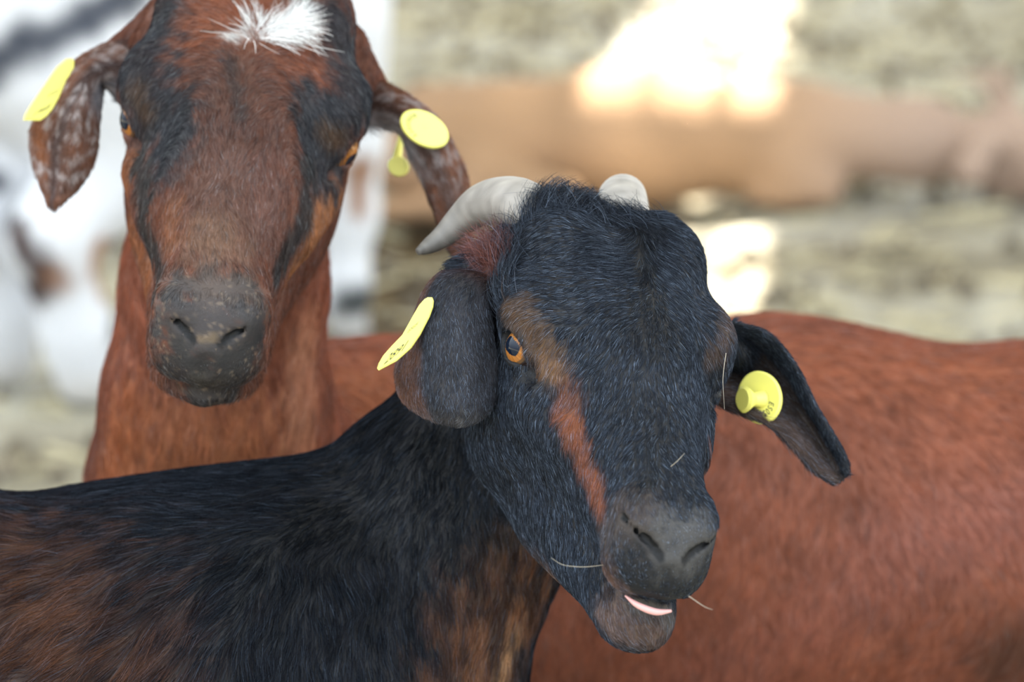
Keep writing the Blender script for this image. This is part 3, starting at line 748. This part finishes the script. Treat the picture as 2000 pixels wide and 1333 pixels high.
    for i, ch in enumerate('ES050008'):
        a = math.radians(-2 + i * 17.5); r = .62
        e1, e2 = np.array((39, 22.0)), np.array((-8, 47.0))
        c = np.array(pc) + e1 * r * math.cos(a) + e2 * r * math.sin(a); rad_ = e1 * math.cos(a) + e2 * math.sin(a); tg = -e1 * math.sin(a) + e2 * math.cos(a)
        arc.append((ch, c, tg * .30, -(-rad_) * .34, 1))
    ear_tag(el, disc(pc, (40, 20), (-14, 48)), plane2, .0028, arc, 'round yellow ear tag with a stud',
            extra=lambda d, nrm: [stud(d, unit(nrm + RGT * -.75 + UPV * -.12), (1489, 781), .017, .0058, .0094)])
    # coat
    lie = S.comb([(1230, 470, 1150, 455), (1100, 420, 1000, 425), (1050, 500, 960, 510), (1150, 560, 1050, 575), (1290, 470, 1350, 500), (1330, 430, 1380, 500), (1350, 560, 1410, 610), (1240, 600, 1180, 650),
                  (1290, 640, 1300, 760), (1180, 650, 1110, 750), (1130, 780, 1120, 860), (1350, 640, 1395, 740), (1290, 800, 1300, 900), (1220, 820, 1190, 930), (1370, 800, 1385, 900), (1320, 960, 1340, 1040), (1240, 960, 1230, 1040),
                  (1010, 620, 970, 640), (1040, 740, 1060, 840), (1030, 900, 1060, 1010), (1120, 1020, 1170, 1080), (960, 850, 990, 980), (1180, 1180, 1210, 1230), (1290, 1220, 1300, 1260),
                  (850, 900, 830, 1010), (760, 850, 700, 950), (900, 1080, 890, 1200), (960, 1200, 930, 1320), (700, 1000, 640, 1090), (560, 960, 470, 985), (400, 970, 290, 980), (200, 960, 80, 985), (40, 980, -80, 1000),
                  (600, 1150, 570, 1280), (750, 1150, 735, 1280), (400, 1100, 320, 1180), (250, 1120, 150, 1190), (100, 1120, 0, 1190), (350, 1280, 290, 1390), (150, 1250, 60, 1330), (500, 1250, 470, 1370), (30, 1280, -70, 1340), (-300, 1200, -420, 1300), (800, 1300, 790, 1400)], 75)
    L = np.full(len(V), .014)
    q = lambda pts, r, v, s=.5: S.paint(L, pts, r, v, s)
    onhead = np.exp(-np.maximum(0, np.linalg.norm((hl - [0, .03, -.02]) / [.1, .2, .13], axis=1) - 1) * 5); L = L * (1 - onhead) + .0066 * onhead
    q([(1230, 380), (1225, 500)], 60, .018, .8); q([(1130, 370)], 30, .016, .8); q([(960, 480), (965, 560)], 30, .017, .7)
    q([(100, 1200), (300, 1250)], 330, .026, .8); q([(0, 960), (250, 950), (520, 935)], 55, .026, .8)
    q([(1320, 1060), (1345, 1130), (1290, 1160)], 80, .0028, .6); q([(1250, 1220)], 55, .006, .6); q([(1008, 682)], 40, .0032, .6); q([(1240, 1150), (1330, 1185)], 16, .0006, .3)
    L[np.linalg.norm(hl - [-.0775, .0115, .0055], axis=1) < .0135] = 0; L[np.linalg.norm(hl - [.0775, .0115, .0055], axis=1) < .0135] = 0
    leather(hl, C, L, .92, .004, -.0621, .004, .60)
    mesh_obj('body', V, Q, M_skin, root, C * .8)
    isbody = np.linalg.norm((hl - [0, .03, -.02]) / [.1, .2, .13], axis=1) > 1.15
    dh = np.where(isbody, .40, 1.0)
    fur('fur', root, V, Q, N, lie, L, C, 420000, M_fur, lift=.22, width=.000125, clump=.32, cell=.007, colvar=.3, seed=3, dens=dh, gl=1.2 - .75 * bodym, tip=(1.1, 1.05, 1.05), label='short glossy black coat')
    # loose tufts on the poll and above the ear
    up = S.comb([(1040, 400, 1030, 370), (1110, 385, 1110, 350), (1170, 395, 1200, 365), (1230, 395, 1190, 370), (960, 540, 930, 500), (975, 480, 935, 450)], 40)
    dm = np.exp(-(S.dist(S.line([(1035, 412), (1110, 392), (1180, 402), (1240, 398)])) / .011) ** 2) + .8 * np.exp(-(S.dist(S.line([(968, 480), (965, 570)])) / .010) ** 2)
    fur('tuft', root, V, Q, N, up, np.full(len(V), .020), C * 1.2, 3600, M_fur, lift=.75, width=.00013, seed=9, dens=dm + 1e-9, jitter=.5, curl=.3, label='loose hair on the poll and by the ear')
    strands('whisker', root, [[A(1182, 1104, 2.565), A(1140, 1108, 2.545), A(1100, 1104, 2.54), A(1076, 1090, 2.545)], [A(1345, 1165, 2.53), A(1375, 1185, 2.52), A(1392, 1192, 2.52)],
             [A(1418, 690, 2.66), A(1412, 740, 2.64), A(1415, 800, 2.635)], [A(1310, 912, 2.55), A(1322, 902, 2.545), A(1337, 886, 2.55)]], .00022, (.42, .36, .27), M_fur, 'single pale whiskers')
    return root
black_goat()

# ------------------------------------------------------------------ reddish brown goat
def brown_goat():
    root = empty('brown_goat', (.15, .70, 0))
    tag(root, 'reddish brown goat with a white forehead tuft, standing behind the black goat', 'goat')
    H = Frame([-0.1925, 0.2578, 0.9435], [[.99, -.037, .14], [.024, -.913, -.408], [-.142, -.407, .902]], 1.09)
    hb = head_box(H); lo, hi = hb.min(0) - .01, hb.max(0) + .01
    fl = Field(axis(-.45, 1.05, lo[0], hi[0], .0025, .011), axis(-.05, 1.06, lo[1], hi[1], .0025, .011), axis(-.02, 1.12, lo[2], hi[2], .0025, .011))
    head(fl, H, chin=0, bw=.0755, lift=.022, jaw=1.2, nup=.007, nr=.50)
    W = WORLD; A = at
    for e, q in (((-.056, -.088, .012), A(205, 130, 2.965)), ((.058, -.088, .010), A(735, 190, 2.99))): fl.cap(W, H.world(e), q, .022, .012, .025)
    # neck
    fl.chain(W, [A(445, 300, 3.04), A(430, 560, 3.08), A(406, 780, 3.11), A(396, 960, 3.16), A(400, 1150, 3.23)], [.062, .068, .074, .084, .10], .03)
    fl.chain(W, [A(470, 330, 3.06), A(495, 800, 3.15), A(640, 1060, 3.30)], [.045, .042, .09], .05)
    # trunk
    fl.chain(W, [A(480, 1290, 3.29), A(800, 1110, 3.36), A(1500, 1045, 3.35), A(2150, 1085, 3.35), A(2450, 1130, 3.36)], [.112, .158, .166, .163, .13], .06)
    fl.cap(W, A(640, 765, 3.34), A(900, 790, 3.35), .035, .045, .06)
    fl.ell(W, A(2180, 1200, 3.27), (.11, .08, .15), .05)       # haunch
    B = Frame([.25, .73, 0], [[0, -1, 0], [1, 0, 0], [0, 0, 1]], 1.0); B.R[:, 1] *= -1; B.R[:, 0] *= -1
    stand_legs(fl, B, .27, -.42, .50)
    V, Q = surface_nets(fl); N = vert_normals(V, Q); S = Surf(V, N); hl = H.local(V)
    wob = Noise(60, 21)(V) * .6 + Noise(160, 22)(V) * .4
    C = np.tile(np.array([.215, .064, .031]), (len(V), 1)) * (1 + .10 * Noise(7, 23)(V) + .10 * Noise(22, 24)(V))[:, None]
    p = lambda pts, r, c, s=.5, a=1.0: S.paint(C, pts, r, c, s, wob, a)
    black, red, dark, orange = (.016, .016, .019), (.20, .056, .024), (.085, .032, .020), (.34, .135, .045)
    p([(440, 560), (420, 800), (400, 960)], 190, (.48, .175, .076), .6, .9)                         # neck
    p([(600, 650), (590, 850)], 50, (.46, .20, .11), .8, .7); p([(250, 800), (215, 920)], 50, (.42, .13, .045), .8, .7)
    p([(700, 760), (760, 800)], 90, (.31, .10, .042), .8, .8)
    head_m = np.linalg.norm((hl - [0, .03, -.02]) / [.095, .2, .12], axis=1) < 1.05
    hm = sstep(1.2, .98, np.linalg.norm((hl - [0, .03, -.02]) / [.1, .2, .14], axis=1))[:, None]
    C[:] = C * (1 - hm) + np.array([.118, .041, .022]) * hm
    p([(250, 330), (250, 450), (275, 540)], 40, (.23, .080, .028), .6, .8); p([(660, 370), (625, 430), (585, 520)], 42, (.27, .105, .038), .6, .85)   # cheeks
    p([(480, 30), (600, 100), (610, 160)], 75, (.165, .050, .022), .6, .9); p([(380, 60), (430, 40)], 70, (.16, .050, .022), .6, .9)
    p([(440, 170), (460, 300), (440, 420)], 115, (.064, .027, .018), .7, .9)
    p([(270, 60), (270, 130), (290, 210), (330, 270)], 80, black, .5, .95); p([(310, 30)], 60, black, .6, .9)
    p([(345, 230), (325, 330)], 56, black, .6, .9)
    p([(650, 40), (690, 110), (690, 190), (640, 240)], 70, black, .5, .95); p([(610, 210), (620, 300), (640, 330)], 62, black, .5, .95)
    p([(700, 110), (725, 150), (720, 210)], 40, black, .6, .95); p([(225, 90), (235, 150)], 30, black, .6, .9); p([(265, 170), (285, 210)], 22, (.07, .038, .02), .8, .7); p([(660, 270), (640, 260)], 22, (.075, .04, .02), .8, .8)
    p([(275, 300), (285, 400), (287, 480), (300, 560)], 30, (.020, .018, .016), .6, .92)            # dark stripe down the cheek
    p([(600, 330), (595, 420), (565, 490), (540, 560)], 28, (.018, .016, .015), .6, .92)
    p([(450, 115), (460, 190), (470, 240)], 13, (.03, .02, .018), .8, .8)                            # parting
    p([(430, 380), (410, 500)], 80, (.105, .050, .034), .9, .7); p([(420, 470)], 55, (.16, .085, .05), .8, .7)
    p([(520, 330), (530, 440)], 45, (.12, .055, .04), .8, .6); p([(335, 480), (330, 430)], 34, (.22, .08, .03), .8, .5)
    p([(350, 560), (480, 560), (500, 620)], 34, (.055, .044, .038), .6, .9)
    p([(400, 600), (345, 640), (470, 640), (400, 690)], 62, (.040, .036, .036), .5, .95)             # nose leather
    p([(410, 560)], 36, (.10, .07, .055), .8, .7)
    p([(340, 720), (400, 745), (460, 720), (400, 800)], 66, (.028, .026, .026), .5, .95); p([(400, 752)], 34, (.075, .065, .055), .8, .6)
    p([(392, 660), (420, 662)], 9, (.18, .12, .06), .8, .5)
    p([(532, 70), (565, 45), (580, 30)], 20, (.80, .79, .76), .5); p([(490, 66), (460, 74)], 13, (.60, .57, .53), .8, .85)
    speck = (sstep(1.0, 1.9, Noise(300, 25)(V) + Noise(700, 26)(V)) * sstep(.15, .18, hl[:, 1]) * .4)[:, None]; C[:] = C * (1 - speck) + np.array([.26, .19, .13]) * speck
    p([(1850, 650)], 30, (.16, .05, .025), .9, .7); p([(1960, 1290), (2000, 1250)], 60, (.07, .028, .014), .8, .8)
    p([(1450, 720), (1900, 720)], 90, (.28, .085, .038), .9, .6); p([(1350, 1330), (1800, 1050), (1990, 1000)], 80, (.27, .088, .058), .9, .6)
    e = eyeball('eye', root, H, -1, .0755, (.35, .1)); tag(e, 'amber eye with a dark slot pupil'); eyeball('eye', root, H, 1, .0755, (.35, -.25))
    nz, nz2 = Noise(130, 41), Noise(50, 42); nr = Noise(110, 43)
    def roan(UV, P, c, a=.5):
        m = (sstep(a, a + .5, nr(P) + .5 * Noise(300, 44)(P)) * (UV[:, 2] > .5))[:, None] * .8; return c * (1 - m) + np.array([.42, .36, .34]) * m
    def col_r(UV, P):
        c = np.tile(np.array([.15, .062, .034]), (len(UV), 1)) * (1 + .2 * nz2(P))[:, None]
        fold = np.exp(-((UV[:, 1] - .50) / .11) ** 2)[:, None]; c = c * (1 - .75 * fold) + np.array([.06, .045, .045]) * .75 * fold
        rust = np.exp(-((UV[:, 1] - .20) / .13) ** 2 - ((UV[:, 0] - .62) / .16) ** 2)[:, None]; c = c * (1 - rust) + np.array([.22, .075, .025]) * rust
        tf = (sstep(.55, .8, UV[:, 1]) * sstep(.36, .22, UV[:, 0]) * .85)[:, None]; c = c * (1 - tf) + np.array([.20, .20, .22]) * tf
        c2 = roan(UV, P, c, .3); m = sstep(.88, .72, UV[:, 0])[:, None]; return c2 * m + c * (1 - m)
    er = make_ear(root, [
        [(258, 70, 2.965), (250, 105, 2.945), (244, 150, 2.94), (238, 205, 2.95)],
        [(196, 92, 2.96), (192, 125, 2.935), (192, 150, 2.93), (205, 168, 2.955)],
        [(150, 118, 2.955), (155, 160, 2.925), (165, 195, 2.915), (194, 228, 2.94)],
        [(98, 175, 2.955), (122, 215, 2.93), (150, 240, 2.91), (192, 265, 2.93)],
        [(60, 252, 2.95), (98, 275, 2.94), (140, 290, 2.915), (189, 300, 2.925)],
        [(62, 310, 2.945), (98, 328, 2.94), (135, 335, 2.92), (177, 335, 2.925)],
        [(78, 362, 2.94), (100, 374, 2.935), (122, 375, 2.925), (151, 372, 2.925)],
        [(94, 402, 2.93), (102, 408, 2.93), (109, 407, 2.925), (121, 398, 2.925)]], .0055, col_r, 15000, .007, M_fur_brown, 61, 'hanging brown ear flecked with white')
    # pale hair in the opening of the ear
    plane = lambda x, y: 2.926 + (x - 80) * .0002
    ear_tag(er, [(130, 115), (140, 114), (145, 120), (144, 135), (138, 152), (124, 178), (110, 200), (102, 214), (90, 228), (78, 236), (46, 235), (49, 224), (60, 205), (78, 178), (96, 152), (112, 130)], plane, .0016,
            [('1968', (80, 216), (17, -9), (11, -16), 1), ('ES05', (103, 182), (11, -5), (7, -10), 2)], 'yellow ear tag with pale worn number')
    def col_l(UV, P):
        c = np.tile(np.array([.17, .068, .035]), (len(UV), 1)) * (1 + .2 * nz2(P))[:, None]
        fold = np.exp(-((UV[:, 1] - .48) / .14) ** 2)[:, None]; c = c * (1 - .6 * fold) + np.array([.07, .045, .038]) * .6 * fold
        edge = sstep(.10, .03, UV[:, 1])[:, None]; c = c * (1 - edge) + np.array([.03, .022, .02]) * edge
        tf = (sstep(.5, .25, UV[:, 1]) * sstep(.42, .25, UV[:, 0]) * (.45 + .4 * sstep(-.3, .5, nr(P))))[:, None]; c = c * (1 - tf) + np.array([.46, .45, .45]) * tf
        c2 = roan(UV, P, c, .05); m = (sstep(.75, .3, UV[:, 0]) * .9)[:, None]; return c2 * m + c * (1 - m)
    el = make_ear(root, [
        [(708, 245, 2.98), (715, 200, 2.98), (720, 145, 2.985)],
        [(774, 252, 2.97), (772, 215, 2.955), (785, 178, 2.965)],
        [(802, 300, 2.965), (822, 255, 2.945), (848, 226, 2.96)],
        [(828, 350, 2.96), (856, 310, 2.94), (886, 286, 2.955)],
        [(845, 400, 2.955), (875, 375, 2.94), (910, 338, 2.955)],
        [(860, 450, 2.95), (890, 430, 2.94), (918, 400, 2.95)],
        [(878, 492, 2.95), (900, 470, 2.945), (920, 445, 2.95)],
        [(893, 508, 2.95), (903, 501, 2.95), (912, 482, 2.95)]], .0055, col_l, 12000, .007, M_fur_brown, 62, 'brown ear flecked with white', tuft=lambda UV: 1 + 1.8 * sstep(.3, .0, UV[:, 1]) * sstep(.6, .4, UV[:, 0]))
    plane2 = lambda x, y: 2.932 + (x - 829) * .00010 - (y - 252) * .0001
    arc = []
    for i, ch in enumerate('ES050008'):
        a = math.radians(100 + i * 15); e1, e2, r = np.array((40, 27.0)), np.array((-21, 24.0)), .72
        rad_ = e1 * math.cos(a) + e2 * math.sin(a); tg = -e1 * math.sin(a) + e2 * math.cos(a); arc.append((ch, np.array((829, 252)) + rad_ * r, tg * .32, -(-rad_) * .32, 1))
    ear_tag(el, disc((829, 252), (42, 29), (-21, 24)), plane2, .0028, arc, 'round yellow ear tag',
            extra=lambda d, nrm: [stud(d, nrm, (830, 248), .0016, .0022, .0018)])
    # the stud of that tag, seen below the ear
    ear_tag(el, disc((778, 325), (20, 9), (-8, 18)), lambda x, y: 2.985, .006, [], 'yellow pin of the round tag', extra=lambda d, nrm: [stud(d, unit(-nrm + UPV * 1.2 + RGT * .2), (773, 319), .03, .004, .0025)])
    lie = S.comb([(420, 540, 420, 480), (400, 450, 380, 370), (470, 450, 500, 370), (420, 380, 415, 290), (480, 350, 520, 260), (360, 380, 320, 310), (450, 280, 445, 200), (400, 240, 350, 190), (500, 230, 580, 190), (440, 150, 380, 110), (490, 140, 570, 130),
                  (420, 80, 340, 60), (560, 60, 640, 40), (520, 30, 480, 5), (600, 150, 650, 190), (300, 150, 270, 230), (330, 250, 300, 330), (680, 130, 700, 230), (640, 260, 660, 320), (260, 320, 255, 420), (270, 450, 285, 540), (640, 400, 610, 480), (590, 480, 550, 560), (320, 440, 320, 360), (530, 440, 560, 360),
                  (400, 620, 400, 660), (350, 660, 345, 710), (470, 660, 470, 710), (400, 770, 400, 810), (340, 740, 365, 790), (460, 740, 440, 790),
                  (430, 850, 425, 950), (260, 750, 245, 850), (580, 700, 580, 800), (220, 880, 200, 960), (680, 750, 700, 830), (740, 780, 780, 850), (660, 700, 720, 720),
                  (1450, 680, 1540, 690), (1650, 690, 1750, 720), (1850, 700, 1960, 740), (1500, 800, 1540, 890), (1700, 850, 1740, 950), (1850, 850, 1910, 930), (1950, 900, 2010, 990), (1450, 950, 1440, 1060), (1600, 1050, 1590, 1160), (1800, 1050, 1840, 1150), (1950, 1100, 1990, 1200), (1250, 1250, 1240, 1350), (1450, 1250, 1440, 1350), (1700, 1250, 1690, 1350), (1850, 1280, 1800, 1340), (1100, 1250, 1100, 1340)], 70)
    L = np.full(len(V), .015); L[head_m] = .0085; hh = hm[:, 0]; L = L * (1 - hh) + .0075 * hh
    q = lambda pts, r, v, s=.5: S.paint(L, pts, r, v, s)
    q([(530, 75), (575, 45)], 38, .019, .5); q([(690, 120), (720, 140)], 25, .016, .8); q([(270, 50)], 40, .013, .8)
    q([(400, 620), (345, 650), (470, 650), (400, 700)], 62, .0016, .5); q([(400, 760)], 55, .004, .6); q([(1850, 650)], 24, .035, .8)
    for s in (-1, 1): L[np.linalg.norm(hl - [s * .076, .0115, .0055], axis=1) < .0135] = 0
    leather(hl, C, L, 1.0, 0, -.0615, .007, .50)
    mesh_obj('body', V, Q, M_skin, root, C * .85)
    dh = np.where(hh > .3, 1.0, .42)
    fur('fur', root, V, Q, N, lie, L, C, 350000, M_fur_brown, lift=.22, width=.00015, clump=.2, cell=.007, seed=5, dens=dh, label='short reddish brown coat', colvar=.26)
    fan = S.comb([(492, 61, 500, 10), (505, 64, 560, 40), (510, 70, 580, 75), (505, 76, 545, 110), (485, 70, 440, 90), (484, 62, 430, 50), (480, 75, 450, 100)], 14)
    dm = np.exp(-(S.dist(S.line([(505, 62), (530, 64), (560, 52)])) / .006) ** 2)
    fur('forelock', root, V, Q, N, fan, np.full(len(V), .024), np.tile(np.array([.72, .70, .67]), (len(V), 1)), 420, M_fur_brown, lift=.35, width=.00018, seed=12, dens=dm + 1e-9, jitter=.3, curl=.15, label='long white hairs on the forehead')
    return root
brown_goat()

# ------------------------------------------------------------------ goats farther back in the pen
def far_frame(x, y, heading):
    c, s = math.cos(heading), math.sin(heading)
    F_ = Frame([x, y, 0], np.eye(3), 1.0); F_.R = np.array([[s, c, 0], [-c, s, 0], [0, 0, 1.0]]); return F_      # local y runs along the heading

def far_field(fr, r=.75, step=.013, top=1.0):
    return Field(np.arange(fr.t[0] - r, fr.t[0] + r, step), np.arange(fr.t[1] - r, fr.t[1] + r, step), np.arange(-.03, top, step))

def far_head(fl, fr, base, tip, drop=1.0):
    """skull, muzzle, hanging ears between poll and nose (frame coordinates)"""
    b, t = np.array(base), np.array(tip); d = unit(t - b); u = unit(np.cross(np.cross(d, (0, 0, 1.0)), d)); x = np.cross(d, u)
    fl.chain(fr, [b, b + (t - b) * .45, b + (t - b) * .8, t], [.068, .062, .042, .032], .03)
    fl.cap(fr, b - u * .05 + d * .03, b + (t - b) * .7 - u * .03, .05, .03, .03)
    for s in (-1, 1):
        e = b + x * s * .055 + u * .02; fl.chain(fr, [e, e + x * s * .05 - u * .02 * drop, e + x * s * .075 - u * .13 * drop, e + x * s * .06 - u * .19 * drop], [.022, .026, .03, .014], .015)
        fl.chain(fr, [b + x * s * .03 + u * .05, b + x * s * .04 + u * .11 - d * .05, b + x * s * .07 + u * .10 - d * .13], [.016, .013, .005], .01)

def white_goat():
    g0, g1 = ground_at(100, 752), ground_at(610, 645)
    c = (g0 + g1) / 2; hd = math.atan2(g1[1] - g0[1], g1[0] - g0[0]); fr = far_frame(c[0], c[1], hd); half = np.linalg.norm(g1 - g0) / 2
    root = empty('piebald_goat', (c[0], c[1], 0)); tag(root, 'white goat with black and brown patches, standing behind the brown goat', 'goat')
    fl = far_field(fr, .85, .013, 1.12)
    fl.chain(fr, [(0, -half - .02, .60), (0, 0, .57), (0, half, .59)], [.15, .165, .14], .06)
    fl.ell(fr, (0, -half - .02, .55), (.155, .14, .17), .05)
    fl.chain(fr, [(0, half + .02, .66), (.02, half + .12, .82), (.03, half + .16, .94)], [.11, .085, .065], .05)
    far_head(fl, fr, (.03, half + .17, .98), (.03, half + .38, .86))
    for s in (-1, 1):
        leg(fl, fr, [(s * .085, -half + .02, .48), (s * .095, -half + .05, .34), (s * .092, -half - .07, .25), (s * .092, -half - .02, .10), (s * .092, -half - .01, .03)], [.135, .088, .058, .048, .044], .04)
        leg(fl, fr, [(s * .085, half - .02, .50), (s * .085, half, .32), (s * .08, half + .01, .2), (s * .08, half, .08), (s * .08, half, .03)], [.085, .055, .04, .032, .032], .04)
    fl.chain(fr, [(0, -half - .16, .70), (0, -half - .20, .74), (0, -half - .24, .78)], [.03, .024, .014], .02)
    V, Q = surface_nets(fl); N = vert_normals(V, Q); S = Surf(V, N); wob = Noise(14, 51)(V) * .7 + Noise(35, 52)(V) * .4
    C = np.tile(np.array([.70, .705, .725]), (len(V), 1))
    p = lambda pts, r, c_, s=.4, a=1.0: S.paint(C, pts, r, c_, s, wob, a)
    p([(-40, 140), (60, 90), (150, 40), (260, -20)], 42, (.060, .066, .085), .6)
    p([(-10, 360), (5, 410)], 32, (.06, .06, .07), .6)
    p([(35, 470), (75, 540), (60, 580)], 34, (.055, .032, .028), .6); p([(110, 545)], 26, (.30, .16, .10), .8, .8)
    p([(215, 560), (235, 520)], 26, (.33, .16, .08), .7); p([(238, 640)], 26, (.05, .04, .04), .7)
    p([(700, 330), (705, 400)], 22, (.30, .15, .08), .7)
    p([(690, 600)], 44, (.05, .055, .055), .5)
    low = sstep(.05, .03, V[:, 2])[:, None]; C = C * (1 - low) + np.array([.62, .60, .58]) * low
    mesh_obj('body', V, Q, M_far, root, C)
    return root
white_goat()

def lying_goat():
    g0, g1 = ground_at(850, 392), ground_at(1600, 386); c = (g0 + g1) / 2
    root = empty('tan_goat', (c[0], c[1], 0)); tag(root, 'tan brown goat lying on the ground by the patches of sunlight', 'goat')
    fr = far_frame(c[0], c[1], math.atan2(g1[1] - g0[1], g1[0] - g0[0])); hl = np.linalg.norm(g1 - g0) / 2
    fl = far_field(fr, .95, .014, .8)
    fl.chain(fr, [(0, -hl, .115), (0, 0, .115), (0, hl * .85, .11)], [.105, .115, .10], .08)
    fl.ell(fr, (.10, -hl + .02, .10), (.08, .15, .10), .05); fl.ell(fr, (-.10, -hl + .02, .10), (.08, .15, .10), .05)
    fl.chain(fr, [(0, hl * .9, .12), (.02, hl + .18, .11), (.04, hl + .30, .09)], [.09, .07, .055], .05)
    far_head(fl, fr, (.05, hl + .33, .11), (.16, hl + .52, .045), .4)
    for s in (-1, 1):
        fl.chain(fr, [(s * .075, hl * .80, .07), (s * .085, hl * 1.0, .035), (s * .085, hl * .80, .026), (s * .085, hl * .65, .022)], [.05, .03, .024, .02], .03)
        fl.chain(fr, [(s * .17, -hl + .10, .07), (s * .20, -hl + .22, .04), (s * .20, -hl + .02, .03), (s * .20, -hl - .1, .022)], [.06, .035, .026, .02], .03)
    fl.chain(fr, [(0, -hl - .14, .22), (0, -hl - .2, .2)], [.03, .014], .02)
    V, Q = surface_nets(fl)
    C = np.tile(np.array([.40, .245, .14]), (len(V), 1)) * (1 + .12 * Noise(5, 61)(V))[:, None]
    pale = sstep(hl * .5, hl + .2, fr.local(V)[:, 1])[:, None]; C = C * (1 - pale) + np.array([.40, .285, .22]) * pale
    mesh_obj('body', V, Q, M_far, root, C)
    return root
lying_goat()
